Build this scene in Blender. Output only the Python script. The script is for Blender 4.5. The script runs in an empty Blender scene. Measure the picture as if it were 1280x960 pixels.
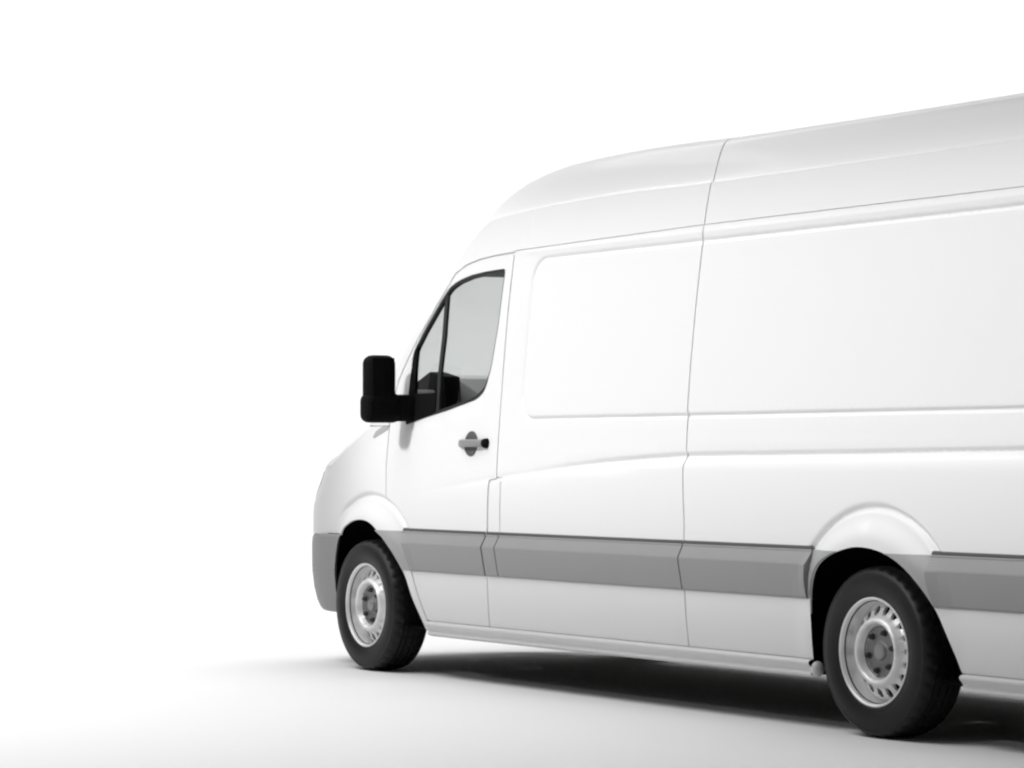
import bpy, bmesh, math
import numpy as np
from mathutils import Vector, Matrix
from mathutils.geometry import delaunay_2d_cdt

# ------------------------------------------------------------------ camera, world, lamps, exposure
SC = bpy.context.scene
COL = SC.collection
cam_d = bpy.data.cameras.new("camera"); cam = bpy.data.objects.new("camera", cam_d); COL.objects.link(cam)
cam_d.sensor_width = 36.0
cam_d.lens = 36.0 * 3593.6 / 1280.0
cam_d.clip_start = 0.1; cam_d.clip_end = 2000
cam.location = (-13.545, 8.287, 1.143)
YAW, PITCH = -0.5462, 0.0251
cam.rotation_euler = (math.pi / 2 + PITCH, 0, YAW - math.pi / 2)
SC.camera = cam

W = bpy.data.worlds.new("World"); SC.world = W; W.use_nodes = True
bg = W.node_tree.nodes["Background"]
bg.inputs[0].default_value = (1, 1, 1, 1)
bg.inputs[1].default_value = 0.10          # even dim studio room light


def area(name, loc, target, sx, sy, power, spread=180):
    l = bpy.data.lights.new(name, 'AREA'); l.shape = 'RECTANGLE'; l.size = sx; l.size_y = sy
    l.energy = power; l.spread = math.radians(spread)
    o = bpy.data.objects.new(name, l); COL.objects.link(o); o.location = loc
    o.rotation_euler = (Vector(target) - Vector(loc)).to_track_quat('-Z', 'Y').to_euler()
    return o


# a photo studio: strip softbox beside the van, big softbox overhead, wash lamp on the white backdrop
DX, DY = math.cos(YAW), math.sin(YAW)


def along(d, lat=0.0, z=0.0):
    """floor position d metres from the camera along its axis, lat metres to its left"""
    return (cam.location.x + DX * d - DY * lat, cam.location.y + DY * d + DX * lat, z)


area("side_softbox", (-3.75, 6.4, 5.14), (-3.75, 0.95, 1.60), 8.0, 1.62, 37.5, 9)
area("overhead_softbox", (-0.5, 5.5, 8.0), (-0.5, 5.49, 0.0), 8.0, 5.0, 330, 120)
area("backdrop_lamp", along(22.5, 0, 10.5), along(26.0, 0, 0.0), 28.0, 4.0, 2230)

SC.view_settings.view_transform = 'Standard'; SC.view_settings.look = 'None'
SC.view_settings.exposure = 0.0; SC.view_settings.gamma = 1.0; SC.view_settings.use_curve_mapping = False
SC.render.engine = 'CYCLES'
SC.cycles.use_denoising = True
SC.cycles.max_bounces = 10; SC.cycles.transparent_max_bounces = 12
SC.cycles.filter_width = 2.3


# ------------------------------------------------------------------ materials
def mat(name, col, rough=0.5, metal=0.0, coat=0.0, spec=0.5, bump=0.0, bscale=200.0, var=0.0, vscale=3.0, rvar=0.0):
    m = bpy.data.materials.new(name); m.use_nodes = True
    nt = m.node_tree; b = nt.nodes["Principled BSDF"]
    b.inputs["Base Color"].default_value = (*col, 1); b.inputs["Roughness"].default_value = rough
    b.inputs["Metallic"].default_value = metal; b.inputs["Coat Weight"].default_value = coat
    b.inputs["Coat Roughness"].default_value = 0.08
    b.inputs["Specular IOR Level"].default_value = spec
    tc = nt.nodes.new("ShaderNodeTexCoord")
    if var or rvar:
        n = nt.nodes.new("ShaderNodeTexNoise"); n.inputs["Scale"].default_value = vscale; n.inputs["Detail"].default_value = 5
        nt.links.new(tc.outputs["Object"], n.inputs["Vector"])
        if var:
            r = nt.nodes.new("ShaderNodeMapRange"); r.inputs[3].default_value = 1 - var; r.inputs[4].default_value = 1 + var
            nt.links.new(n.outputs["Fac"], r.inputs[0])
            mx = nt.nodes.new("ShaderNodeVectorMath"); mx.operation = 'SCALE'; mx.inputs[0].default_value = col
            nt.links.new(r.outputs[0], mx.inputs["Scale"]); nt.links.new(mx.outputs[0], b.inputs["Base Color"])
        if rvar:
            r = nt.nodes.new("ShaderNodeMapRange"); r.inputs[3].default_value = rough - rvar; r.inputs[4].default_value = rough + rvar
            nt.links.new(n.outputs["Fac"], r.inputs[0]); nt.links.new(r.outputs[0], b.inputs["Roughness"])
    if bump:
        n = nt.nodes.new("ShaderNodeTexNoise"); n.inputs["Scale"].default_value = bscale; n.inputs["Detail"].default_value = 3
        nt.links.new(tc.outputs["Object"], n.inputs["Vector"])
        bp = nt.nodes.new("ShaderNodeBump"); bp.inputs["Strength"].default_value = bump; bp.inputs["Distance"].default_value = 0.002
        nt.links.new(n.outputs["Fac"], bp.inputs["Height"]); nt.links.new(bp.outputs[0], b.inputs["Normal"])
    return m


def glass_mat(name, tint):
    m = bpy.data.materials.new(name); m.use_nodes = True; nt = m.node_tree; nt.nodes.clear()
    out = nt.nodes.new("ShaderNodeOutputMaterial"); tr = nt.nodes.new("ShaderNodeBsdfTransparent")
    gl = nt.nodes.new("ShaderNodeBsdfGlossy"); gl.inputs["Roughness"].default_value = 0.01
    mx = nt.nodes.new("ShaderNodeMixShader"); lw = nt.nodes.new("ShaderNodeLayerWeight"); lw.inputs[0].default_value = .5
    pw = nt.nodes.new("ShaderNodeMath"); pw.operation = 'POWER'; pw.inputs[1].default_value = 4.0; nt.links.new(lw.outputs["Facing"], pw.inputs[0])
    fr = nt.nodes.new("ShaderNodeMapRange"); fr.inputs[3].default_value = .04; nt.links.new(pw.outputs[0], fr.inputs[0])
    n = nt.nodes.new("ShaderNodeTexNoise"); n.inputs["Scale"].default_value = 1.5
    r = nt.nodes.new("ShaderNodeMixRGB"); r.inputs[1].default_value = (*[t * .98 for t in tint], 1); r.inputs[2].default_value = (*tint, 1)
    nt.links.new(n.outputs["Fac"], r.inputs[0]); nt.links.new(r.outputs[0], tr.inputs[0])
    nt.links.new(fr.outputs[0], mx.inputs[0]); nt.links.new(tr.outputs[0], mx.inputs[1]); nt.links.new(gl.outputs[0], mx.inputs[2])
    nt.links.new(mx.outputs[0], out.inputs[0])
    return m


M = dict(
    paint=mat("white_paint", (.67, .67, .67), .40, coat=.12, rvar=.03, var=.006, vscale=1.2),
    grey=mat("grey_plastic", (.245, .245, .248), .5, bump=.15, bscale=500, var=.03, vscale=6),
    black=mat("black_plastic", (.004, .004, .004), .7, spec=.05, bump=.1, bscale=400, var=.1),
    liner=mat("wheel_liner", (.004, .004, .004), .9, spec=.05, var=.1),
    rubber=mat("tyre_rubber", (.009, .009, .0092), .48, spec=.3, bump=.12, bscale=300, var=.12, vscale=14),
    steel=mat("silver_steel", (.78, .78, .78), .36, metal=.3, bump=.06, bscale=350, var=.04, vscale=20),
    hub=mat("hub_steel", (.19, .19, .19), .45, metal=.4, var=.06, vscale=25),
    dark=mat("dark_gap", (.03, .03, .03), .7, var=.1),
    dish=mat("handle_recess", (.075, .075, .075), .5, var=.05),
    lip=mat("arch_trim_grey", (.30, .30, .303), .5, bump=.15, bscale=500, var=.03, vscale=6),
    cap=mat("cap_grey", (.26, .26, .26), .4, metal=.3, var=.04),
    strip_shade=mat("strip_shadow_line", (.06, .06, .06), .7, var=.05),
    seal=mat("window_seal", (.02, .02, .021), .5, spec=.3, var=.1),
    handle=mat("handle_grey", (.20, .20, .203), .35, bump=.08, var=.05),
    trim=mat("trim_grey", (.32, .32, .32), .5, var=.03),
    inner=mat("cab_lining", (.60, .60, .60), .8, bump=.2, var=.05),
    dash=mat("dash_black", (.008, .008, .008), .7, spec=.1, var=.1),
    seat=mat("seat_cloth", (.03, .03, .032), .9, bump=.3, var=.1),
    glass=glass_mat("side_glass", (.76, .77, .765)),
    wind=glass_mat("windscreen_glass", (.84, .86, .85)),
    lamp=mat("lamp_lens", (.55, .56, .57), .12, coat=1, var=.03),
    red=mat("red_lens", (.35, .01, .01), .15, coat=1, var=.05),
    mirror=mat("mirror_glass", (.004, .004, .0042), .6, spec=.03, var=.1),
    floor=mat("studio_floor", (.88, .88, .88), .9, spec=0.0, var=.004, vscale=.6),
)

# ------------------------------------------------------------------ floor
# one seamless sheet: floor that sweeps up into the backdrop behind the van
prof_f = [(-40.0, 0.0), (0.0, 0.0), (12.0, 0.0), (25.0, 0.0)] + [(25 + 5 * math.sin(t), 5 - 5 * math.cos(t)) for t in np.linspace(.05, math.pi / 2, 24)] + [(30.0, 16.0)]
Vf = []; Ff = []
for d_, z_ in prof_f:
    for l_ in (-45.0, -15.0, 0.0, 15.0, 45.0): Vf.append(along(d_, l_, z_))
for i in range(len(prof_f) - 1):
    for j in range(4): Ff.append((i * 5 + j, (i + 1) * 5 + j, (i + 1) * 5 + j + 1, i * 5 + j + 1))
me = bpy.data.meshes.new("floor"); me.from_pydata(Vf, [], Ff); me.polygons.foreach_set("use_smooth", [True] * len(me.polygons))
fl = bpy.data.objects.new("floor", me); COL.objects.link(fl); me.materials.append(M['floor'])
fl["kind"] = "structure"; fl["label"] = "seamless white studio floor sweeping up into the backdrop"

# ------------------------------------------------------------------ the van
van = bpy.data.objects.new("delivery_van", None); COL.objects.link(van)
van["label"] = "white long high-roof delivery van with grey side strips and black mirror"
van["category"] = "van"


def link(name, me, m, parent=van, loc=None):
    o = bpy.data.objects.new(name, me); COL.objects.link(o)
    if m is not None and len(me.materials) == 0:
        me.materials.append(M[m])
    o.parent = parent
    if loc is not None: o.location = loc
    return o


def raw(name, V, Fc, N=None, flat=False):
    me = bpy.data.meshes.new(name)
    me.from_pydata([tuple(map(float, v)) for v in V], [], [tuple(int(i) for i in f) for f in Fc])
    me.update()
    if not flat:
        me.polygons.foreach_set("use_smooth", [True] * len(me.polygons))
        if N is not None:
            me.normals_split_custom_set_from_vertices([tuple(map(float, n)) for n in N])
    return me


def sst(a, b, x):
    t = np.clip((x - a) / (b - a), 0, 1); return t * t * (3 - 2 * t)


def pchip(xs, ys, x):
    """monotone-ish cubic through (xs, ys)"""
    xs = np.asarray(xs, float); ys = np.asarray(ys, float); x = np.asarray(x, float)
    if xs[0] > xs[-1]: xs, ys = xs[::-1], ys[::-1]
    h = np.diff(xs); d = np.diff(ys) / h
    m = np.zeros_like(ys); m[0] = d[0]; m[-1] = d[-1]
    for i in range(1, len(xs) - 1):
        if d[i - 1] * d[i] > 0:
            w1 = 2 * h[i] + h[i - 1]; w2 = h[i] + 2 * h[i - 1]
            m[i] = (w1 + w2) / (w1 / d[i - 1] + w2 / d[i])
    k = np.clip(np.searchsorted(xs, x) - 1, 0, len(xs) - 2)
    t = (x - xs[k]) / h[k]
    t = np.clip(t, 0, 1)
    return (ys[k] * (1 + 2 * t) * (1 - t) ** 2 + m[k] * h[k] * t * (1 - t) ** 2 + ys[k + 1] * t * t * (3 - 2 * t) + m[k + 1] * h[k] * t * t * (t - 1))


def catmull(P, step):
    """smooth dense polyline through control points"""
    P = np.asarray(P, float); Q = np.vstack([2 * P[0] - P[1], P, 2 * P[-1] - P[-2]]); out = []
    for i in range(1, len(Q) - 2):
        n = max(2, int(np.linalg.norm(Q[i + 1] - Q[i]) / step))
        for k in range(n):
            t = k / n; a, b, c, d = Q[i - 1], Q[i], Q[i + 1], Q[i + 2]
            out.append(.5 * (2 * b + (c - a) * t + (2 * a - 5 * b + 4 * c - d) * t * t + (3 * b - a - 3 * c + d) * t ** 3))
    out.append(Q[-2]); return [tuple(o) for o in out]


def dens(P, step, closed=False):
    P = [np.asarray(p, float) for p in P]; out = []
    rng = range(len(P) if closed else len(P) - 1)
    for i in rng:
        a, b = P[i], P[(i + 1) % len(P)]
        n = max(1, int(math.ceil(np.linalg.norm(b - a) / step)))
        for k in range(n): out.append(tuple(a + (b - a) * k / n))
    if not closed: out.append(tuple(P[-1]))
    return out


def rounded(P, r, n=5):
    """round the corners of a closed polygon; r a number or list"""
    out = []; N = len(P)
    for i in range(N):
        ri = r[i] if isinstance(r, (list, tuple)) else r
        p = np.array(P[i], float)
        if ri <= 0: out.append(tuple(p)); continue
        a = np.array(P[i - 1], float) - p; b = np.array(P[(i + 1) % N], float) - p
        la, lb = np.linalg.norm(a), np.linalg.norm(b); rr = min(ri, la * .45, lb * .45)
        a = p + a / la * rr; b = p + b / lb * rr
        for k in range(n + 1):
            t = k / n; out.append(tuple((1 - t) ** 2 * a + 2 * t * (1 - t) * p + t * t * b))
    return out


# ---- side surface: half width as a function of x (forward, 0 = front axle) and z
pz_ = np.array([.15, .287, .40, .55, .75, .95, 1.144, 1.323, 1.753, 2.114, 2.176, 2.373, 2.55])
py_ = np.array([.905, .930, .944, .954, .957, .953, .945, .934, .898, .854, .846, .805, .755])
PC = np.polyfit(pz_, py_, 6)
AX = (0.0, -4.325); RW = .348
CRX = [-5.95, -5.22, -4.246, -2.969, -2.604, -2.165, -1.663, -1.323, -.683, -.3]
CRZ = [1.168, 1.163, 1.153, 1.142, 1.129, 1.105, 1.066, 1.037, .971, .93]
PANEL = (-5.80, -1.540, 1.325, 2.112, .105)      # embossed side panel: x0, x1, z0, z1, corner radius


def sd_panel(x, z):
    x0, x1, z0, z1, r = PANEL
    # bottom edge rises slightly, left edge leans a little
    cx, cz = (x0 + x1) / 2, (z0 + z1) / 2
    qx = np.abs(x - cx) - (x1 - x0) / 2 + r; qz = np.abs(z - cz) - (z1 - z0) / 2 + r
    return np.hypot(np.maximum(qx, 0), np.maximum(qz, 0)) + np.minimum(np.maximum(qx, qz), 0) - r


def F(x, z, detail=True):
    x = np.asarray(x, float); z = np.asarray(z, float)
    t = np.clip((x + 1.4) / 1.9, 0, 1.2)
    y = np.polyval(PC, z) - .05 * t * t * (.5 + .5 * sst(1.0, 1.4, z))
    g = lambda d, s: np.exp(-(d / s) ** 2)
    if detail:
        # swage line along the side: a ledge with a fine groove above it
        zc = pchip(CRX, CRZ, x); amp = 1 - sst(-1.35, -.35, x)
        amp = .25 * amp + .75 * (1 - sst(-2.6, -1.5, x))
        d = zc - z
        y = y + amp * (.014 * sst(.000, .050, d) * (1 - sst(.06, .33, d)) - .016 * g(d + .001, .0135))
        # embossed panel outline
        s = sd_panel(x, z)
        y = y + (.0045 - .009 * sst(1.35, 2.08, z)) * sst(.006, -.014, s) - .0088 * g(s, .0096)
        # bead above the panel under the roof joint
        y = y + .003 * g(z - 2.150, .013) * sst(-1.33, -1.5, x)
        # vertical joint in the raised roof
        y = y - .0022 * g(x + 1.455, .006) * sst(2.19, 2.22, z)
        # ledge under the door window
        zl = np.interp(x, [-1.25, -1.13, -.81, -.385, -.2], [1.46, 1.385, 1.322, 1.276, 1.25])
        wl = sst(-1.22, -1.12, x) * (1 - sst(-.42, -.25, x))
        y = y - .010 * wl * sst(zl - .012, zl + .035, z) * (1 - sst(1.55, 1.7, z))
    for xc, fade in ((AX[0], 1 - sst(.20, .42, x)), (AX[1], 1.0)):
        r = np.hypot((x - xc) * (np.where(x < xc, 1.06, 1.0) if xc < -1 else 1.0), z - RW)
        w = (.22 + .78 * sst(.50, .74, z)) * fade
        y = y + .050 * w * sst(.577, .450, r)
        if detail:
            y = y - .018 * g(r - .587, .0135) * sst(.72, .78, z) * fade
    return y


def S3(P, side=1, off=0.0, detail=True):
    P = np.asarray(P, float)
    return np.stack([P[:, 0], (F(P[:, 0], P[:, 1], detail) + off) * side, P[:, 1]], -1)


def N3(P, side=1, detail=True):
    e = 6e-4; x, z = np.asarray(P, float).T
    fx = (F(x + e, z, detail) - F(x - e, z, detail)) / (2 * e); fz = (F(x, z + e, detail) - F(x, z - e, detail)) / (2 * e)
    n = np.stack([-fx, np.ones_like(fx), -fz], -1); n /= np.linalg.norm(n, axis=1, keepdims=True)
    n[:, 1] *= side; return n


def pip(poly, P):
    poly = np.asarray(poly, float); x, y = P[:, 0], P[:, 1]; ins = np.zeros(len(P), bool)
    a = poly; b = np.roll(poly, -1, 0)
    for (x1, y1), (x2, y2) in zip(a, b):
        c = ((y1 > y) != (y2 > y))
        if y1 != y2:
            ins ^= c & (x < (x2 - x1) * (y - y1) / (y2 - y1) + x1)
    return ins


def dist_poly(poly, P):
    a = np.asarray(poly, float); b = np.roll(a, -1, 0); D = np.full(len(P), 1e9)
    for p, q in zip(a, b):
        d = q - p; L = d @ d
        if L == 0: continue
        t = np.clip(((P - p) @ d) / L, 0, 1)
        D = np.minimum(D, np.hypot(*((P - p) - t[:, None] * d).T))
    return D


OFFS = [0, .003, -.003, .006, -.006, .0095, -.0095, .014, -.014, .020, -.020, .030, -.030]


def feature_rows(bb):
    x0, x1, z0, z1 = bb; R = []
    xs = np.arange(x0, x1, .028)
    for o in OFFS: R.append(np.stack([xs, pchip(CRX, CRZ, xs) + o - .004], -1))
    for o in OFFS[:9]: R.append(np.stack([xs, np.full_like(xs, 2.150 + o)], -1))
    # panel outline
    a, b, c, d, r = PANEL
    rr = rounded([(a, c), (b, c), (b, d), (a, d)], r * 1.25, 10); rr = np.array(dens(rr, .026, True))
    cen = np.array([(a + b) / 2, (c + d) / 2])
    nx = np.roll(rr, -1, 0) - np.roll(rr, 1, 0); nx = np.stack([nx[:, 1], -nx[:, 0]], -1); nx /= np.linalg.norm(nx, axis=1, keepdims=True)
    for o in OFFS[:11]: R.append(rr + nx * o)
    for xc in AX:
        th = np.radians(np.arange(-10, 191, 1.8))
        for rd in (.445, .455, .465, .475, .485, .495, .505, .515, .525, .535, .545, .555, .562, .568, .574, .579, .584, .589, .594, .600, .607, .617):
            R.append(np.stack([xc + rd * np.cos(th), RW + rd * np.sin(th)], -1))
    zs = np.arange(2.18, 2.37, .02)
    for o in (0, .004, -.004, .008, -.008, .014, -.014): R.append(np.stack([np.full_like(zs, -1.455 + o), zs], -1))
    Q = np.vstack(R)
    return Q[(Q[:, 0] > x0) & (Q[:, 0] < x1) & (Q[:, 1] > z0) & (Q[:, 1] < z1)]


CACHE = {}


def cdt(poly, holes=(), step=.045, feats=True, bstep=.02):
    loops = [dens(poly, bstep, True)] + [dens(h, bstep, True) for h in holes]
    A = np.asarray(loops[0]); x0, z0 = A.min(0); x1, z1 = A.max(0)
    gx, gz = np.meshgrid(np.arange(x0 + step / 2, x1, step), np.arange(z0 + step / 2, z1, step))
    gx = gx + (np.arange(gx.shape[0])[:, None] % 2) * step * .5
    pts = np.stack([gx.ravel(), gz.ravel()], -1)
    if feats: pts = np.vstack([feature_rows((x0, x1, z0, z1)), pts])
    ok = pip(loops[0], pts)
    for h in loops[1:]: ok &= ~pip(h, pts)
    pts = pts[ok]
    D = np.full(len(pts), 1e9)
    for l in loops: D = np.minimum(D, dist_poly(l, pts))
    pts = pts[D > min(.006, step * .3)]
    # thin out near-coincident points
    key = np.round(pts / .0024).astype(int); _, idx = np.unique(key, axis=0, return_index=True); pts = pts[np.sort(idx)]
    V = []; Ed = []
    for l in loops:
        s = len(V); V += [Vector(p) for p in l]; Ed += [(s + i, s + (i + 1) % len(l)) for i in range(len(l))]
    V += [Vector(p) for p in pts]
    vo, eo, fo, *_ = delaunay_2d_cdt(V, Ed, [], 0, 1e-6)
    vo = np.array([tuple(v) for v in vo]); fo = np.array([tuple(f) for f in fo])
    c = vo[fo].mean(1); keep = pip(loops[0], c)
    for h in loops[1:]: keep &= ~pip(h, c)
    fo = fo[keep]
    return vo, fo


def shell(name, poly, m, holes=(), off=0.0, lip=.008, step=.045, feats=True, detail=True, parents=(van, van), both=True, bstep=.02, sides=(1, -1), depth_holes=None):
    """a panel of the side skin for both flanks: CDT patch on the surface plus an edge folded inwards"""
    vo, fo = cdt(poly, holes, step, feats, bstep)
    # boundary edges
    ed = {}
    for f in fo:
        for i in range(3):
            e = (f[i], f[(i + 1) % 3]); k = (min(e), max(e)); ed.setdefault(k, []).append(e)
    bd = [v[0] for v in ed.values() if len(v) == 1]
    out = []
    for side, par in zip((1, -1), parents):
        if side not in sides: out.append(None); continue
        V = S3(vo, side, off, detail); N = N3(vo, side, detail)
        ff = fo.copy(); p0, p1, p2 = vo[ff[:, 0]], vo[ff[:, 1]], vo[ff[:, 2]]
        ar = (p1[:, 0] - p0[:, 0]) * (p2[:, 1] - p0[:, 1]) - (p1[:, 1] - p0[:, 1]) * (p2[:, 0] - p0[:, 0])
        fl_ = ar * side > 0; ff[fl_] = ff[fl_][:, ::-1]
        faces = [tuple(f) for f in ff]
        VV = [V]; NN = [N]
        if lip:
            base = len(V); vs = sorted({i for e in bd for i in e}); idx = {v: i for i, v in enumerate(vs)}
            n = len(vs)
            top = V[vs]; bot = top - N[vs] * lip
            ln = np.zeros((n, 3))
            lf = []
            for (a, b) in bd:
                t = V[b] - V[a]
                q = np.cross(t, N[a]); q /= (np.linalg.norm(q) + 1e-12)
                ia, ib = idx[a], idx[b]
                # outward: away from the triangle
                ln[ia] += q; ln[ib] += q
                lf.append((base + ia, base + ib, base + n + ib, base + n + ia))
            # decide outward sign via one test
            l = np.linalg.norm(ln, axis=1, keepdims=True); ln = ln / np.maximum(l, 1e-9)
            if side == 1: pass
            VV += [top, bot]; NN += [ln, ln]
            # fix winding against ln
            T = np.vstack(VV)
            for q in lf:
                a, b, c = T[q[0]], T[q[1]], T[q[2]]
                nn = np.cross(b - a, c - a)
                faces.append(q if nn @ ln[q[0] - base] > 0 else q[::-1])
        me = raw(name, np.vstack(VV), faces, np.vstack(NN))
        out.append(link(name, me, m, par))
    return out


# ---- key curves
E_ROOF = [(-5.95, 2.373), (-4.2, 2.374), (-2.9, 2.376), (-2.3, 2.384), (-1.72, 2.376), (-1.38, 2.362), (-1.15, 2.347), (-1.02, 2.325), (-.87, 2.235), (-.72, 2.105),
          (-.57, 1.965), (-.29, 1.705), (-.12, 1.505), (.06, 1.305)]
E_BON = [(.06, 1.303), (.20, 1.235), (.36, 1.162), (.50, 1.085)]
EL = catmull(E_ROOF, .03)
EB = catmull(E_BON, .03)
ARCH_F = catmull([(.415, .36), (.405, .52), (.37, .63), (.289, .715), (.18, .775), (.06, .803), (-.08, .793), (-.207, .733), (-.30, .662), (-.356, .597), (-.42, .503),
                  (-.467, .416), (-.53, .31), (-.572, .235)], .02)
ARCH_R = catmull([(-3.893, .287), (-3.897, .42), (-3.905, .54), (-3.96, .66), (-4.057, .725), (-4.244, .772), (-4.425, .757), (-4.576, .690), (-4.699, .56), (-4.795, .392),
                  (-4.838, .287)], .02)
DOOR_ARC = [(-.19, .895), (-.27, .858), (-.338, .80), (-.40, .735), (-.445, .65), (-.484, .53), (-.53, .42), (-.59, .30)]
G = .0035   # half panel gap
DOOR_FRONT = [(-.763, 2.078), (-.66, 1.980), (-.55, 1.875), (-.43, 1.762), (-.33, 1.655), (-.245, 1.545), (-.195, 1.43), (-.172, 1.30), (-.172, 1.10), (-.19, .895)]
DOOR_TOP = [(-1.324, 2.150), (-1.153, 2.148), (-.995, 2.137), (-.855, 2.115), (-.763, 2.078)]
WIN = rounded([(-1.268, 2.082), (-1.255, 1.80), (-1.217, 1.58), (-1.165, 1.478), (-1.08, 1.430), (-.805, 1.381), (-.553, 1.343), (-.340, 1.306), (-.350, 1.43), (-.358, 1.56),
               (-.374, 1.685), (-.477, 1.800), (-.638, 1.954), (-.709, 2.015), (-.80, 2.046), (-.92, 2.066), (-1.06, 2.077)],
              [.03, .05, .04, .04, .05, 0, 0, .02, 0, .05, .05, .03, .03, .03, .03, 0, 0])

# door skins (two doors), each with its window opening
door_poly = [(-1.330, 2.145)] + [(x, z) for x, z in DOOR_TOP[1:-1]] + DOOR_FRONT + DOOR_ARC[1:-1] + [(-.585, .318), (-.598, .300), (-.62, .294), (-1.228, .294), (-1.240, .55), (-1.252, 1.026), (-1.322, 1.036), (-1.331, 1.5)]
doors = shell("front_door", door_poly, 'paint', holes=[WIN])

# fender
fend = [(-.163, 1.30)] + [(-.10, 1.3005), (.0, 1.302)] + EB + [(.50, .722), (.30, .722)] + [p for p in ARCH_F if p[0] < .30 and p[1] > .24] + \
       [(-.575, .24), (-.60, .262), (-.598, .286)] + [(-.575, .318), (-.522, .42), (-.475, .532), (-.436, .652), (-.392, .740), (-.332, .807), (-.265, .867), (-.182, .903), (-.164, 1.10)]
shell("front_wing", fend, 'paint')

# raised roof side with windscreen pillar
i0 = 0
rs_low = [(-2.9615, 2.186), (-1.34, 2.168), (-1.318, 2.161), (-1.153, 2.157), (-.993, 2.146), (-.850, 2.123), (-.756, 2.086), (-.653, 1.988), (-.543, 1.883), (-.423, 1.770), (-.322, 1.662), (-.236, 1.550), (-.186, 1.432), (-.163, 1.308)]
EF = [p for p in EL if p[0] > -2.9615]
roof_front = rs_low + [(.05, 1.3075)] + EF[::-1][1:] + [(-2.9615, EF[0][1])]
shell("roof_side_panel", roof_front, 'paint')
ER = [p for p in EL if p[0] < -2.9685]
shell("roof_side_panel", [(-5.95, 2.186), (-2.9685, 2.186), (-2.9685, ER[-1][1])] + ER[::-1], 'paint')

# side panels
sp1 = [(-1.340, 2.1640), (-2.9615, 2.1825), (-2.9615, .294), (-1.236, .294), (-1.246, .549), (-1.376, .549), (-1.376, 1.040), (-1.330, 1.043), (-1.338, 1.5)]
shell("side_panel", sp1, 'paint')
sp2 = [(-2.9685, 2.1825), (-2.9685, .294)] + [(x, z) for x, z in ARCH_R if z > .294] + [(-4.837, .294), (-5.95, .294), (-5.95, 2.1825)]
sp2[2] = (-3.893, .294)
shell("side_panel", sp2, 'paint')
shell("fuel_flap", rounded([(-1.255, .556), (-1.369, .556), (-1.369, 1.022), (-1.264, 1.018)], .012), 'paint', sides=(1,))

# backing skin that closes the joints
back = [(-5.94, .30)] + [(-4.325 + (x + 4.325) * 1.07, RW + (z - RW) * 1.07) for x, z in ARCH_R if z > .32][::-1] + [(-3.86, .30), (-.68, .30)] + [(-.60, .33), (-.55, .42), (-.50, .53), (-.46, .65), (-.41, .755), (-.34, .825), (-.27, .88), (-.16, .93), (-.1, 1.28), (.03, 1.29)] + \
       [(x - .012, z - .012) for x, z in EL[::-1]]
win_big = [(x + (x + .8) * .03, z + (z - 1.7) * .03) for x, z in WIN]
shell("inner_skin", back, 'paint', holes=[win_big], off=-.0085, lip=0, step=.07, bstep=.04)

# ---- roof, windscreen and bonnet: stations from the edge line to the centre line
ST = [  # E(x,z), C(x,z), profile (0 roof, 1 windscreen, 2 bonnet)
    ((-5.95, 2.373), (-5.95, 2.645), 0), ((-4.2, 2.374), (-4.2, 2.645), 0), ((-2.9, 2.376), (-2.9, 2.655), 0), ((-2.3, 2.384), (-2.25, 2.668), 0), ((-1.72, 2.376), (-1.6, 2.65), 0),
    ((-1.38, 2.362), (-1.2, 2.595), .12), ((-1.15, 2.347), (-.93, 2.515), 0.45), ((-1.02, 2.325), (-.76, 2.43), .85), ((-.87, 2.235), (-.57, 2.31), 1), ((-.72, 2.105), (-.38, 2.155), 1),
    ((-.57, 1.965), (-.2, 1.99), 1), ((-.29, 1.705), (.10, 1.70), 1), ((-.12, 1.505), (.29, 1.50), 1), ((.06, 1.305), (.47, 1.335), 1)]
PR = [([0, .014, .02, .04, .065, .085, .10, .14, .25, .5, 1], [0, .025, .07, .27, .49, .615, .675, .735, .80, .91, 1]),
      ([0, .02, .06, .15, .35, .65, 1], [0, .12, .28, .48, .74, .93, 1]),
      ([0, .015, .05, .14, .32, .6, 1], [0, .22, .45, .70, .87, .965, 1])]
NA = 40
Aarr = np.concatenate([np.linspace(0, .024, 9)[:-1], np.linspace(.024, .3, 24)[:-1], np.linspace(.3, 1, 16)])


def prof(k):
    k0 = int(min(k, 1.999)); f = k - k0
    b0 = pchip(*PR[k0], Aarr); b1 = pchip(*PR[min(k0 + 1, 2)], Aarr)
    return b0 * (1 - f) + b1 * f


def stations(st, per):
    t = np.arange(len(st)); out = []
    ex = [s[0][0] for s in st]; ez = [s[0][1] for s in st]; cx = [s[1][0] for s in st]; cz = [s[1][1] for s in st]; kk = [s[2] for s in st]
    tt = np.concatenate([np.linspace(i, i + 1, per, endpoint=False) for i in range(len(st) - 1)] + [[len(st) - 1]])
    def cr(a):
        P = np.array(a, float); Q = np.concatenate([[2 * P[0] - P[1]], P, [2 * P[-1] - P[-2]]]); o = []
        for T in tt:
            i = min(int(T), len(P) - 2); u = T - i; a_, b, c, d = Q[i:i + 4]
            o.append(.5 * (2 * b + (c - a_) * u + (2 * a_ - 5 * b + 4 * c - d) * u * u + (3 * b - a_ - 3 * c + d) * u ** 3))
        return np.array(o)
    return tt, cr(ex), cr(ez), cr(cx), cr(cz), np.interp(tt, t, kk)


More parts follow.
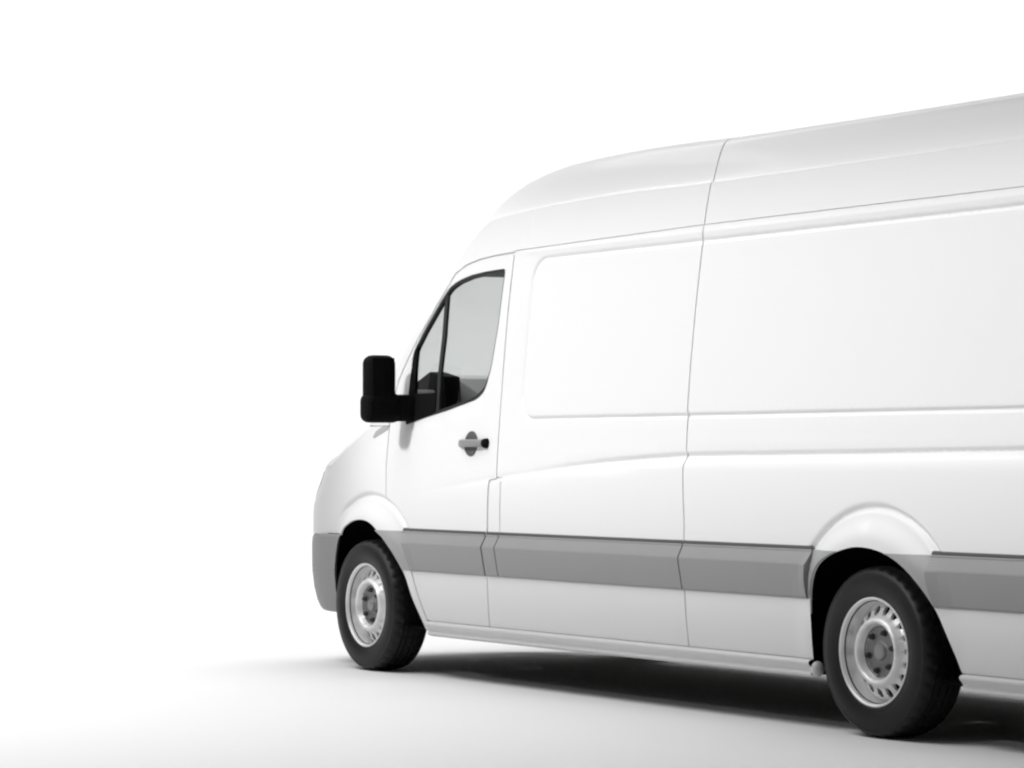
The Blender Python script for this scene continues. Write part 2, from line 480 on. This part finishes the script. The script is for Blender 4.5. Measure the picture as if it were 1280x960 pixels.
def top_grid(st, per, ey=None):
    tt, ex, ez, cx, cz, kk = stations(st, per)
    ey = F(ex, ez) if ey is None else ey(tt)
    G_ = np.zeros((len(tt), 2 * len(Aarr) - 1, 3))
    for i in range(len(tt)):
        B = prof(kk[i])
        L = np.stack([ex[i] + (cx[i] - ex[i]) * B, ey[i] * (1 - Aarr), ez[i] + (cz[i] - ez[i]) * B], -1)
        R = L[::-1][1:].copy(); R[:, 1] *= -1
        G_[i] = np.vstack([L, R])
    return tt, G_


def grid_mesh(name, g, m, parent=van, flip=False, lip=0.0):
    a, b = g.shape[:2]; V = g.reshape(-1, 3)
    fc = []
    for i in range(a - 1):
        for j in range(b - 1):
            q = (i * b + j, i * b + j + 1, (i + 1) * b + j + 1, (i + 1) * b + j)
            fc.append(q[::-1] if flip else q)
    V = [tuple(v) for v in V]
    if lip:
        du = np.gradient(g, axis=0); dv = np.gradient(g, axis=1); n = np.cross(du, dv); n /= np.linalg.norm(n, axis=2, keepdims=True) + 1e-9
        sgn = 1 if not flip else -1
        ring = [(0, j) for j in range(b)] + [(i, b - 1) for i in range(1, a)] + [(a - 1, j) for j in range(b - 2, -1, -1)] + [(i, 0) for i in range(a - 2, 0, -1)]
        s = len(V)
        V += [tuple(g[i, j]) for i, j in ring]; V += [tuple(g[i, j] + sgn * n[i, j] * lip) for i, j in ring]; L = len(ring)
        for k in range(L): fc.append((s + k, s + (k + 1) % L, s + L + (k + 1) % L, s + L + k))
    me = raw(name, V, fc); me.update()
    return link(name, me, m, parent)


tt, TG = top_grid(ST, 12)
xe = TG[:, 0, 0]
kA = int(np.argmin(np.abs(xe + 2.965)))
# move the nearest station onto the joint, then split
iH = 9 * 12    # windscreen header
gA = TG[:kA + 1].copy(); gA[-1, :, 0] = -2.9685
gB = TG[kA:iH + 1].copy(); gB[0, :, 0] = -2.9615
grid_mesh("roof_panel", gA, 'paint', lip=.012)
grid_mesh("roof_panel", gB, 'paint', lip=.012)
gU = TG[:iH + 1].copy(); gU[:, :, 2] -= .014; gU[:, :, 1] *= .985
gU = gU[::4]
grid_mesh("inner_roof_skin", gU, 'paint')
# windscreen: pillar strips left and right, glass between
gw = TG[iH:]
na = len(Aarr); nb = gw.shape[1]
jP = 13
for sl in (slice(0, jP + 1), slice(nb - jP - 1, nb)):
    grid_mesh("windscreen_pillar", gw[:, sl], 'paint')
hd = gw[:5, jP:nb - jP].copy(); grid_mesh("windscreen_header", hd, 'paint')
gl = gw[4:-3, jP:nb - jP].copy(); grid_mesh("windscreen", gl, 'wind')
grid_mesh("cowl", gw[-4:, jP + 14:nb - jP - 14].copy(), 'black')
for sl in (slice(jP, jP + 15), slice(nb - jP - 15, nb - jP)): grid_mesh("cowl_side", gw[-4:, sl].copy(), 'paint')

# ---- nose: horizontal plan curves swept over height
PN = 3.2


def plan(th, x0, y0, xf, p=PN):
    c, s = np.cos(th), np.sin(th)
    return x0 + (xf - x0) * np.sign(s) * np.abs(s) ** (2 / p), y0 * np.sign(c) * np.abs(c) ** (2 / p)


def ztop(th):
    return 1.085 - .045 * np.sin(th) ** 2


def xf_up(z): return .99 - .14 * sst(.86, 1.12, z)


# angle list dense near the start for the superellipse
THQ = np.concatenate([[0], np.radians(np.array([.05, .4, 1.2, 2.5, 4.5, 7, 10, 14, 18, 23, 28, 34, 40, 46, 52, 58, 64, 70, 75, 80, 84, 87, 89, 89.8])), [math.pi / 2]])
TH = np.concatenate([THQ, (math.pi - THQ[::-1])[1:]])


def nose_point(th, z, off=0.0):
    y0 = F(np.array(.5), z, False)
    tb = th if th <= math.pi / 2 else math.pi - th
    x, y = plan(tb, .5, y0 + off, xf_up(z) + off, PN - .95 * float(sst(.82, 1.08, z)))
    return (float(x), float(y) * (1 if th <= math.pi / 2 else -1), float(z))


us = np.linspace(0, 1, 22)
gn = np.array([[nose_point(t, .715 + (ztop(t) - .715) * u) for t in TH] for u in us])
grid_mesh("nose_panel", gn, 'paint', flip=True)
for s in (1, -1):
    ths = np.radians(np.linspace(16, 62, 24)); zs = np.linspace(0, 1, 12)
    gh = []
    for u in zs:
        row = []
        for k, t in enumerate(ths):
            f = k / (len(ths) - 1)
            zl_, zh_ = .99 - .15 * min(1, f * 2.2), 1.060 - .025 * f
            p = nose_point(t, zl_ + (zh_ - zl_) * u, .006); row.append((p[0], p[1] * s, p[2]))
        gh.append(row)
    hl = grid_mesh("headlight", np.array(gh), 'lamp', flip=(s == 1), lip=.01)
ths = np.radians(np.linspace(66, 114, 24))
for k in range(4):
    gg = np.array([[nose_point(t, .80 + k * .058 + u * .04, .010 - .006 * (u - .5) ** 2) for t in ths] for u in np.linspace(0, 1, 4)])
    grid_mesh("grille_bar", gg, 'black', flip=True, lip=.012)

# bonnet
gb_E = [(x, z) for x, z in EB]
rows = []
BC = catmull([(.47, 1.333), (.62, 1.275), (.75, 1.185), (.845, 1.065)], .03)
nst = 40
EBf = np.array(EB); BCf = np.array(BC)
# edge runs along the wing and then round the nose
edge = [tuple(S3([p])[0]) for p in EB]
for t in THQ[2:-1]: edge.append(nose_point(t, float(ztop(t))))
edge = np.array(edge); L = np.concatenate([[0], np.cumsum(np.linalg.norm(np.diff(edge, axis=0), axis=1))]); L /= L[-1]
q = np.linspace(0, 1, nst)
ED = np.stack([np.interp(q, L, edge[:, i]) for i in range(3)], -1)
LB = np.concatenate([[0], np.cumsum(np.linalg.norm(np.diff(BCf, axis=0), axis=1))]); LB /= LB[-1]
CE = np.stack([np.interp(q ** .8, LB, BCf[:, i]) for i in range(2)], -1)
Bk = prof(1.0)
gbn = []
for i in range(nst):
    Lf = np.stack([ED[i, 0] + (CE[i, 0] - ED[i, 0]) * Bk, ED[i, 1] * (1 - Aarr), ED[i, 2] + (CE[i, 1] - ED[i, 2]) * Bk], -1)
    R = Lf[::-1][1:].copy(); R[:, 1] *= -1; gbn.append(np.vstack([Lf, R]))
grid_mesh("bonnet", np.array(gbn), 'paint')

# front bumper
zb = np.array([.285, .29, .31, .35, .42, .50, .512, .516, .520, .53, .60, .66, .695, .71, .718])
ob = np.array([-.10, -.07, -.045, -.02, .002, .012, .013, .009, .013, .014, .016, .014, .004, -.012, -.05])
gbp = []
for z, o in zip(zb, ob):
    row = []
    x0 = np.interp(z, [.28, .36, .52, .63, .715], [.425, .42, .41, .375, .315])
    for t in TH:
        tb = t if t <= math.pi / 2 else math.pi - t
        x, y = plan(tb, x0, float(F(np.array(x0), np.array(z), False)) + .006 + o * .35, 1.075 + o, 3.0)
        row.append((float(x), float(y) * (1 if t <= math.pi / 2 else -1), float(z)))
    gbp.append(row)
grid_mesh("front_bumper", np.array(gbp), 'grey', flip=True)

# ---- rub strips (grey), one piece per body panel
SPZ = [(.7535, -.006), (.7525, .008), (.7485, .011), (.744, .0085), (.693, .0345), (.687, .0355), (.682, .0345), (.555, .014), (.548, .010), (.545, -.004)]
zz_ = [SPZ[0]]
for (za, oa), (zb_, ob_) in zip(SPZ[:-1], SPZ[1:]):
    nn_ = max(1, int((za - zb_) / .011))
    zz_ += [(za + (zb_ - za) * k / nn_, oa + (ob_ - oa) * k / nn_) for k in range(1, nn_ + 1)]
SPZ = zz_


def strip(x0, x1, side=1, parent=van, name="rub_strip"):
    """x0,x1 numbers or functions of z"""
    f0 = x0 if callable(x0) else (lambda z: x0); f1 = x1 if callable(x1) else (lambda z: x1)
    n = max(3, int(abs(f1(.65) - f0(.65)) / .05)); g = []
    for z, o in SPZ:
        xs = np.linspace(f0(z), f1(z), n)
        g.append(np.stack([xs, (F(xs, np.full_like(xs, min(z, .745)), False) + o) * side, np.full_like(xs, z)], -1))
    g = np.array(g)
    # end caps: fold back to the skin
    for e, sgn in ((0, 1), (-1, -1)):
        cap = g[:, e].copy(); cap[:, 1] -= side * .03
        g = np.concatenate([cap[:, None], g], 1) if e == 0 else np.concatenate([g, cap[:, None]], 1)
    a, b = g.shape[:2]; V = []; fc = []
    # split rows at hard edges: flat shade per facet across z, smooth along x
    for i in range(a - 1):
        s = len(V); V += [tuple(v) for v in g[i]] + [tuple(v) for v in g[i + 1]]
        for j in range(b - 1):
            qd = (s + j, s + j + 1, s + b + j + 1, s + b + j); fc.append(qd if side == -1 else qd[::-1])
    # orientation
    me = raw(name, V, fc, flat=True)
    o = link(name, me, 'grey', parent)
    # thin dark strip that paints in the shadow gap along the top edge
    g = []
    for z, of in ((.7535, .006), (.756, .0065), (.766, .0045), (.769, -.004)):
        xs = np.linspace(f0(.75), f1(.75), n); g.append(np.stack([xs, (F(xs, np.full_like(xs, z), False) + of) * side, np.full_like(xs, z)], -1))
    if parent is van: grid_mesh("strip_shadow_line", np.array(g), 'strip_shade', o, flip=(side == -1))
    else: grid_mesh("strip_shadow_line", np.array(g), 'strip_shade', parent, flip=(side == -1))
    return o


aF = np.array(ARCH_F); aR = np.array(ARCH_R)
fR = aF[(aF[:, 0] < 0)]; xF = lambda z: float(np.interp(z, fR[::-1, 1], fR[::-1, 0])) - .004
rl = aR[aR[:, 0] > -4.2]; xR1 = lambda z: float(np.interp(z, rl[:, 1], rl[:, 0])) + .004
rr_ = aR[aR[:, 0] < -4.4]; xR2 = lambda z: float(np.interp(z, rr_[::-1, 1], rr_[::-1, 0])) - .004
da = np.array(DOOR_ARC); xD = lambda z: float(np.interp(z, da[::-1, 1], da[::-1, 0]))
ZS0, ZS1 = .5465, .7525
lipF = [(x - .003, z) for x, z in ARCH_F if x < 0 and ZS0 < z < ZS1 - .02]
lipF = [(-.155, ZS1)] + lipF + [(xF(ZS0), ZS0)] + [(xD(z) + .004, z) for z in np.linspace(ZS0, ZS1, 12)]
lipA = [(x + .003, z) for x, z in ARCH_R if x > -4.2 and ZS0 < z < ZS1 - .004]
lipA = [(-3.900, ZS0)] + lipA + [(-4.135, ZS1), (-3.918, ZS1), (-3.8975, ZS0)]
lipB = [(x - .003, z) for x, z in ARCH_R if x < -4.4 and ZS0 < z < ZS1 - .006]
lipB = [(-4.440, ZS1)] + lipB + [(xR2(ZS0), ZS0), (-4.716, ZS0), (-4.686, ZS1)]
for nm, pl in (("arch_trim", lipF), ("arch_trim", lipA), ("arch_trim", lipB)):
    shell(nm, pl, 'lip', off=.004, lip=.006, step=.03, detail=False, bstep=.015)
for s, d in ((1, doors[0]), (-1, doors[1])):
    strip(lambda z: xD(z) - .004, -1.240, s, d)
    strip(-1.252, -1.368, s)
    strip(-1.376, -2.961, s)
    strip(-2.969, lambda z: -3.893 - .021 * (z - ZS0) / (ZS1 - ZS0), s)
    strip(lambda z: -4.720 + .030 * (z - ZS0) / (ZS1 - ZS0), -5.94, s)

# ---- sills
SLZ = [(.2925, -.012), (.2905, .010), (.285, .021), (.279, .024), (.272, .022), (.262, .012), (.250, .004), (.242, .003), (.236, .009), (.230, .011), (.224, .008), (.215, -.012), (.210, -.05)]


def sill(x0, x1, side):
    xs = np.linspace(x0, x1, max(4, int(abs(x1 - x0) / .06))); g = []
    yb = F(xs, np.full_like(xs, .30), False)
    for z, o in SLZ: g.append(np.stack([xs, (yb + o) * side, np.full_like(xs, z)], -1))
    g = np.array(g)
    o = grid_mesh("sill", g, 'paint', flip=(side == 1))
    me = o.data
    return o


for s in (1, -1):
    sill(-.615, -3.89, s); sill(-4.845, -5.94, s)
    # rounded plug at the wheel-side end of the sill
    bm = bmesh.new()
    bmesh.ops.create_uvsphere(bm, u_segments=14, v_segments=10, radius=1, matrix=Matrix.Translation((-3.898, .925 * s, .252)) @ Matrix.Diagonal((.022, .032, .034, 1)))
    me = bpy.data.meshes.new("sill_plug"); bm.to_mesh(me); bm.free(); me.polygons.foreach_set("use_smooth", [True] * len(me.polygons))
    link("sill_plug", me, 'paint')


# ---- generic solids
def box(name, c, s, m, parent=van, bev=.01, rot=None, seg=2):
    bm = bmesh.new(); bmesh.ops.create_cube(bm, size=1, matrix=Matrix.Diagonal((*s, 1)))
    if bev: bmesh.ops.bevel(bm, geom=bm.edges[:], offset=bev, segments=seg, profile=.5, affect='EDGES')
    T = Matrix.Translation(c)
    if rot: T = T @ Matrix.Rotation(rot[2], 4, 'Z') @ Matrix.Rotation(rot[1], 4, 'Y') @ Matrix.Rotation(rot[0], 4, 'X')
    bm.transform(T); me = bpy.data.meshes.new(name); bm.to_mesh(me); bm.free()
    me.polygons.foreach_set("use_smooth", [True] * len(me.polygons)); me.set_sharp_from_angle(angle=math.radians(35))
    return link(name, me, m, parent)


def prism_y(name, poly, y0, y1, m, parent=van, bev=.008):
    bm = bmesh.new(); vs = [bm.verts.new((x, y0, z)) for x, z in poly]; f = bm.faces.new(vs)
    r = bmesh.ops.extrude_face_region(bm, geom=[f])
    for v in [g for g in r['geom'] if isinstance(g, bmesh.types.BMVert)]: v.co.y = y1
    bmesh.ops.recalc_face_normals(bm, faces=bm.faces[:])
    if bev: bmesh.ops.bevel(bm, geom=bm.edges[:], offset=bev, segments=2, profile=.5, affect='EDGES')
    me = bpy.data.meshes.new(name); bm.to_mesh(me); bm.free()
    me.polygons.foreach_set("use_smooth", [True] * len(me.polygons)); me.set_sharp_from_angle(angle=math.radians(35))
    return link(name, me, m, parent)


def lathe(name, prof_, n, m, parent, closed=False, wob=None):
    """profile (r, y) about the y axis"""
    V = []; fc = []; k = len(prof_)
    for i in range(n):
        a = 2 * math.pi * i / n
        for j, (r, y) in enumerate(prof_):
            rr = r + (wob(i, j) if wob else 0)
            V.append((rr * math.cos(a), y, rr * math.sin(a)))
    for i in range(n):
        for j in range(k if closed else k - 1):
            fc.append((i * k + j, ((i + 1) % n) * k + j, ((i + 1) % n) * k + (j + 1) % k, i * k + (j + 1) % k))
    me = bpy.data.meshes.new(name); me.from_pydata(V, [], fc)
    bm = bmesh.new(); bm.from_mesh(me); bmesh.ops.recalc_face_normals(bm, faces=bm.faces[:]); bm.to_mesh(me); bm.free()
    me.polygons.foreach_set("use_smooth", [True] * len(me.polygons)); me.set_sharp_from_angle(angle=math.radians(38))
    return link(name, me, m, parent)


# ---- wheels
def rim_y(r):
    return np.interp(r, [.05, .06, .098, .106, .112, .120, .128, .136, .143, .150, .19, .200, .206], [.054, .054, .056, .062, .078, .091, .094, .089, .074, .061, .036, .030, .024])


def rim_disc(parent):
    NH = 18; sec = 2 * math.pi / NH
    # one sector unrolled as (arc length at r=.168, r)
    r0, r1 = .046, .206; rm = .168; hw = sec * rm / 2
    hole = [(.0165 * math.cos(t), rm + .0205 * math.sin(t)) for t in np.linspace(0, 2 * math.pi, 22, endpoint=False)]
    poly = [(-hw, r0), (hw, r0), (hw, r1), (-hw, r1)]
    nb_r = 26
    outer = [(-hw, r0), (0, r0), (hw, r0)] + [(hw, r0 + (r1 - r0) * i / nb_r) for i in range(1, nb_r)] + [(hw, r1), (hw / 2, r1), (0, r1), (-hw / 2, r1), (-hw, r1)] + [(-hw, r0 + (r1 - r0) * i / nb_r) for i in range(nb_r - 1, 0, -1)]
    pts = [(sx * hw, r) for sx in (-.5, 0, .5) for r in np.linspace(r0 + .006, .145, 24)]
    V = [Vector(p) for p in outer] + [Vector(p) for p in hole] + [Vector(p) for p in pts]
    n0, n1 = len(outer), len(hole)
    Ed = [(i, (i + 1) % n0) for i in range(n0)] + [(n0 + i, n0 + (i + 1) % n1) for i in range(n1)]
    vo, eo, fo, *_ = delaunay_2d_cdt(V, Ed, [], 0, 1e-7)
    vo = np.array([tuple(v) for v in vo]); fo = np.array([tuple(f) for f in fo]); c = vo[fo].mean(1)
    fo = fo[~pip(hole, c)]
    bm = bmesh.new()
    for k in range(NH):
        vs = []
        for s, r in vo:
            a = s / rm + k * sec; vs.append(bm.verts.new((r * math.cos(a), float(rim_y(r)), r * math.sin(a))))
        for f in fo: bm.faces.new([vs[i] for i in f])
        # hole walls
        hv = [vs[n0 + i] for i in range(n1)]; lo = [bm.verts.new((v.co.x, v.co.y - .014, v.co.z)) for v in hv]
        for i in range(n1): bm.faces.new([hv[i], hv[(i + 1) % n1], lo[(i + 1) % n1], lo[i]])
    bmesh.ops.remove_doubles(bm, verts=bm.verts[:], dist=2e-4)
    bmesh.ops.recalc_face_normals(bm, faces=bm.faces[:])
    me = bpy.data.meshes.new("wheel_disc"); bm.to_mesh(me); bm.free()
    me.polygons.foreach_set("use_smooth", [True] * len(me.polygons)); me.set_sharp_from_angle(angle=math.radians(40))
    return link("wheel_disc", me, 'steel', parent)


def make_wheel():
    drum = lathe("wheel", [(.0, -.03), (.17, -.03), (.1885, -.015), (.1885, -.002), (.165, .004), (.15, .020), (.12, .028), (0, .03)], 40, 'liner', van)
    half = [(.206, .080), (.214, .092), (.223, .1005), (.229, .104), (.234, .1065), (.238, .1062), (.246, .1095), (.262, .1120), (.280, .1130), (.298, .1115), (.314, .1070), (.319, .1060), (.322, .1068), (.326, .1050), (.334, .0990),
            (.341, .0900), (.3455, .078), (.347, .066), (.3475, .056), (.339, .0545), (.339, .0475), (.348, .046), (.348, .026), (.339, .0245), (.339, .0165), (.348, .015), (.348, 0)]
    pr = half + [(r, -y) for r, y in half[::-1][1:]]
    def wob(i, j):
        y = abs(pr[j][1]); r = pr[j][0]
        if .060 < y < .093 and r > .338: return -.0055 if (i // 2) % 3 == 0 else 0
        if y < .05 and r > .3475: return -.006 if (i // 2) % 4 == 0 else 0
        return 0
    lathe("tyre", pr, 216, 'rubber', drum, wob=wob)
    lathe("rim", [(.198, -.085), (.214, -.098), (.222, -.100), (.224, -.094), (.204, -.07), (.190, -.03), (.190, .0), (.2045, .016), (.2085, .060), (.2095, .086), (.2115, .0965), (.2145, .1015), (.2185, .1035), (.2225, .1025), (.2245, .0985),
                  (.2235, .094), (.21, .080)], 96, 'steel', drum)
    rim_disc(drum)
    lathe("hub_plate", [(.0, .054), (.06, .0545), (.100, .0575), (.1045, .064)], 64, 'hub', drum)
    lathe("centre_cap", [(.0, .074), (.022, .074), (.030, .072), (.034, .066), (.035, .058), (.038, .0555), (.043, .0565), (.046, .0555), (.047, .050)], 48, 'cap', drum)
    b0 = None
    for k in range(6):
        a = math.pi / 2 + k * math.pi / 3
        if b0 is None:
            b0 = lathe("wheel_bolt", [(0, .022), (.006, .022), (.0095, .018), (.0115, .010), (.0135, .004), (.0135, 0)], 6, 'dark', drum); o = b0
        else:
            o = b0.copy(); COL.objects.link(o); o.parent = drum
        o.location = (.080 * math.cos(a), .058, .080 * math.sin(a))
    return drum


w0 = make_wheel()
YC = .868
spots = [(0.0, YC, 0.0, .15), (-4.325, YC, 0.0, .75), (0.0, -YC, math.pi, .4), (-4.325, -YC, math.pi, 1.1)]
for i, (x, y, rz, spin) in enumerate(spots):
    if i == 0: o = w0
    else:
        o = w0.copy(); COL.objects.link(o); o.parent = van
        for ch in list(w0.children):
            c = ch.copy(); COL.objects.link(c); c.parent = o
    o.location = (x, y, RW + .0005); o.rotation_euler = (0, spin * (1 if rz == 0 else -1), rz)

# ---- wheel housings, underbody
for xc, arch in ((0.0, ARCH_F), (-4.325, ARCH_R)):
    for s in (1, -1):
        P = np.array([p for p in arch if p[1] > .26]); n = len(P)
        C0 = np.array([xc, RW]); g = []
        lip_y = (F(P[:, 0], P[:, 1], False))
        g.append(np.stack([P[:, 0], (lip_y + .0005) * s, P[:, 1]], -1))
        g.append(np.stack([P[:, 0], (lip_y - .015) * s, P[:, 1]], -1))
        D = P - C0; D /= np.linalg.norm(D, axis=1, keepdims=True); Q = P + D * .03
        g.append(np.stack([Q[:, 0], (lip_y - .03) * s, Q[:, 1]], -1))
        g.append(np.stack([Q[:, 0], np.full(n, .58 * s), Q[:, 1]], -1))
        g.append(np.stack([np.full(n, xc) + (Q[:, 0] - xc) * .02, np.full(n, .58 * s), np.full(n, .45)], -1))
        grid_mesh("wheel_housing", np.array(g), 'liner')
under = box("underbody", (-2.55, 0, .40), (6.6, 1.10, .12), 'liner', bev=.02)
box("floor_pan", (-2.24, 0, .26), (3.2, 1.78, .08), 'liner', bev=.01)
box("floor_pan", (-5.40, 0, .26), (1.05, 1.78, .08), 'liner', bev=.01)
for x in (0.0, -4.325): box("axle", (x, 0, .33), (.10, 1.55, .09), 'liner', bev=.03)
for xc, xs_ in ((0.0, ((-.59, -.345), (.345, .44))), (-4.325, ((-.53, -.345), (.345, .445)))):  # unseen plates added to keep softbox light off the floor under the van
    for a_, b_ in xs_:
        for s in (1, -1): box("light_blocker", (xc + (a_ + b_) / 2, .665 * s, .245), (b_ - a_, .47, .012), 'liner', bev=.002)
box("fuel_tank", (-1.9, .35, .30), (1.0, .5, .14), 'liner', bev=.03)

# ---- door furniture: glass, seals, handle, mirror
for s, d in ((1, doors[0]), (-1, doors[1])):
    cx_, cz_ = -.85, 1.70
    def inset(P, k):
        P = np.array(P); nx = np.roll(P, -1, 0) - np.roll(P, 1, 0); ar = 0.5 * np.sum(P[:, 0] * np.roll(P[:, 1], -1) - np.roll(P[:, 0], -1) * P[:, 1])
        n = np.stack([-nx[:, 1], nx[:, 0]], -1) * (1 if ar > 0 else -1); n /= np.linalg.norm(n, axis=1, keepdims=True) + 1e-9
        return [tuple(p) for p in P + n * k]
    sides = (s,)
    wi = inset(WIN, .016)
    shell("window_seal", inset(WIN, .001), 'seal', holes=[wi], off=-.006, lip=.02, feats=False, detail=False, parents=(d, d), sides=sides)
    ww = np.array(inset(WIN, .010))
    shell("window_glass", [tuple(p) for p in ww], 'glass', off=-.014, lip=0, feats=False, detail=False, parents=(d, d), sides=sides)
    # divider between quarter light and main pane
    shell("window_divider", [(-.661, 1.965), (-.668, 1.76), (-.655, 1.56), (-.662, 1.362), (-.692, 1.366), (-.686, 1.56), (-.702, 1.76), (-.692, 1.99)], 'seal', off=-.008, lip=.014, feats=False, detail=False, parents=(d, d), sides=sides)
    # black corner plate that carries the mirror
    shell("mirror_plate", [(-.344, 1.312), (-.36, 1.57), (-.385, 1.685), (-.42, 1.73), (-.415, 1.60), (-.425, 1.47), (-.655, 1.47), (-.66, 1.366)], 'black', off=-.003, lip=.016, feats=False, detail=False, parents=(d, d), sides=sides)
    # inner door panel
    shell("door_lining", [(-1.20, .55), (-.55, .60), (-.30, 1.0), (-.30, 1.29), (-.80, 1.37), (-1.10, 1.43), (-1.25, 1.43)], 'inner', off=-.06, lip=0, feats=False, detail=False, parents=(d, d), sides=sides)
    # handle: round dish, crescent shadow, grip bar with end cap
    hx, hz = -1.065, 1.206; yh = float(F(np.array(hx), np.array(hz))); 
    dsh = lathe("handle_dish", [(0, .003), (.050, .003), (.058, .0045), (.063, .004), (.066, -.006)], 40, 'dish', d)
    dsh.location = (hx, yh * s, hz); dsh.rotation_euler = (math.radians(5) * (1 if s == 1 else -1), 0, 0 if s == 1 else math.pi)
    P = catmull([(-.955, .004), (-.985, .022), (-1.03, .034), (-1.10, .036), (-1.17, .030), (-1.205, .018)], .012)
    g = []
    for x, o in P:
        row = []
        hh = .019
        for k in range(13):
            a = 2 * math.pi * k / 12; row.append((x, (yh + o + .008 * math.cos(a)) * s, hz + .002 + hh * math.sin(a)))
        g.append(row)
    grid_mesh("door_handle", np.array(g), 'handle', d)
    lk = lathe("handle_cap", [(0, .030), (.014, .029), (.022, .022), (.025, .010), (.026, -.005)], 24, 'black', d)
    lk.location = (-1.218, yh * s, hz + .001); lk.rotation_euler = (0, 0, 0 if s == 1 else math.pi)

    # mirror: two stacked housings on an arm
    def housing(name, c, sz, m, par, rz, bev):
        return box(name, c, sz, m, par, bev=bev, rot=(0, 0, rz), seg=4)
    arm = box("wing_mirror", (-.375, .965 * s, 1.395), (.11, .26, .14), 'black', van, bev=.035, rot=(0, 0, -.15 * s), seg=4)
    housing("mirror_housing", (-.36, 1.085 * s, 1.545), (.12, .165, .25), 'black', arm, -.10 * s, .045)
    housing("wide_angle_housing", (-.36, 1.075 * s, 1.395), (.13, .205, .155), 'black', arm, -.10 * s, .042)
    housing("mirror_glass", (-.4205, 1.092 * s, 1.565), (.006, .125, .18), 'mirror', arm, -.10 * s, .002)
    housing("mirror_glass", (-.4255, 1.085 * s, 1.392), (.006, .16, .075), 'mirror', arm, -.10 * s, .002)

    # wedge trim ahead of the mirror
    shell("pillar_trim", [(-.17, 1.308), (-.155, 1.286), (.0, 1.240), (.012, 1.248), (-.02, 1.278), (-.10, 1.305)], 'trim', off=.003, lip=.006, feats=False, detail=False, sides=sides)

# ---- cab interior
prism_y("dashboard", [(.33, 1.05), (.36, 1.24), (.12, 1.53), (-.02, 1.585), (-.10, 1.565), (-.16, 1.40), (-.24, 1.22), (-.20, .80), (.1, .75)], -.72, .50, 'inner')
prism_y("dashboard_end", [(.25, 1.05), (.25, 1.24), (.10, 1.48), (-.10, 1.50), (-.16, 1.40), (-.24, 1.22), (-.20, .80), (.1, .75)], .60, .74, 'inner')
prism_y("instrument_hood", [(.25, 1.10), (.25, 1.30), (.10, 1.55), (-.04, 1.60), (-.20, 1.57), (-.24, 1.30), (-.22, .85)], .50, .60, 'dash')
box("cab_floor", (-.55, 0, .62), (1.7, 1.74, .05), 'inner')
box("bulkhead", (-1.47, 0, 1.40), (.04, 1.66, 1.6), 'inner')
prism_y("headliner", [(-1.44, 2.16), (-.80, 2.15), (-.78, 2.12), (-1.44, 2.115)], -.76, .76, 'inner', bev=.004)


def torus(name, R, r, m, parent, loc, rot, n=40, k=10):
    V = []; fc = []
    for i in range(n):
        a = 2 * math.pi * i / n
        for j in range(k):
            b = 2 * math.pi * j / k; V.append(((R + r * math.cos(b)) * math.cos(a), (R + r * math.cos(b)) * math.sin(a), r * math.sin(b)))
    for i in range(n):
        for j in range(k): fc.append((i * k + j, ((i + 1) % n) * k + j, ((i + 1) % n) * k + (j + 1) % k, i * k + (j + 1) % k))
    o = link(name, raw(name, V, fc), m, parent); o.location = loc; o.rotation_euler = rot; return o


sw = torus("steering_wheel", .20, .016, 'dash', van, (-.50, .48, 1.28), (0, math.radians(-28), 0))
box("steering_hub", (0, 0, -.02), (.13, .16, .05), 'dash', sw, bev=.02)
for yy in (.48, -.48):
    st = box("cab_seat", (-1.02, yy, .92), (.50, .50, .14), 'seat', van, bev=.05, seg=3)
    box("seat_base", (-1.02, yy, .745), (.40, .40, .20), 'dash', st)
    box("seat_back", (-1.30, yy, 1.26), (.13, .50, .62), 'seat', st, bev=.05, seg=3, rot=(0, math.radians(-8), 0))
    box("headrest", (-1.36, yy, 1.66), (.09, .27, .17), 'seat', st, bev=.04, seg=3)

# ---- rear end: closed by two doors with lamps
zsv = np.linspace(.30, 2.373, 40); sec = [(float(F(np.array(-5.93), np.array(z), False)) - .004, float(z)) for z in zsv]
topc = [(float(p[1]), float(p[2])) for p in TG[0][:len(Aarr)]][1:]
for s in (1, -1):
    pl = [(.004, .36)] + [(y, max(z, .36)) for y, z in sec if z >= .36] + [(y * .995, z - .004) for y, z in topc if y > .004] + [(.004, topc[-1][1] - .004)]
    V = [(-5.955, y * s, z) for y, z in pl] + [(-5.90, y * s, z) for y, z in pl]; n = len(pl)
    fc = [tuple(range(n)) if s == -1 else tuple(range(n))[::-1]] + [(i, (i + 1) % n, n + (i + 1) % n, n + i) for i in range(n)]
    rd = link("rear_door", raw("rear_door", V, fc, flat=True), 'paint')
    box("tail_lamp", (-5.962, .86 * s, 1.0), (.02, .12, .36), 'red', rd, bev=.006)
    box("rear_window", (-5.958, .42 * s, 1.72), (.012, .56, .52), 'seal', rd, bev=.004)
box("rear_bumper", (-5.98, 0, .38), (.16, 1.86, .18), 'grey', bev=.04, seg=3)
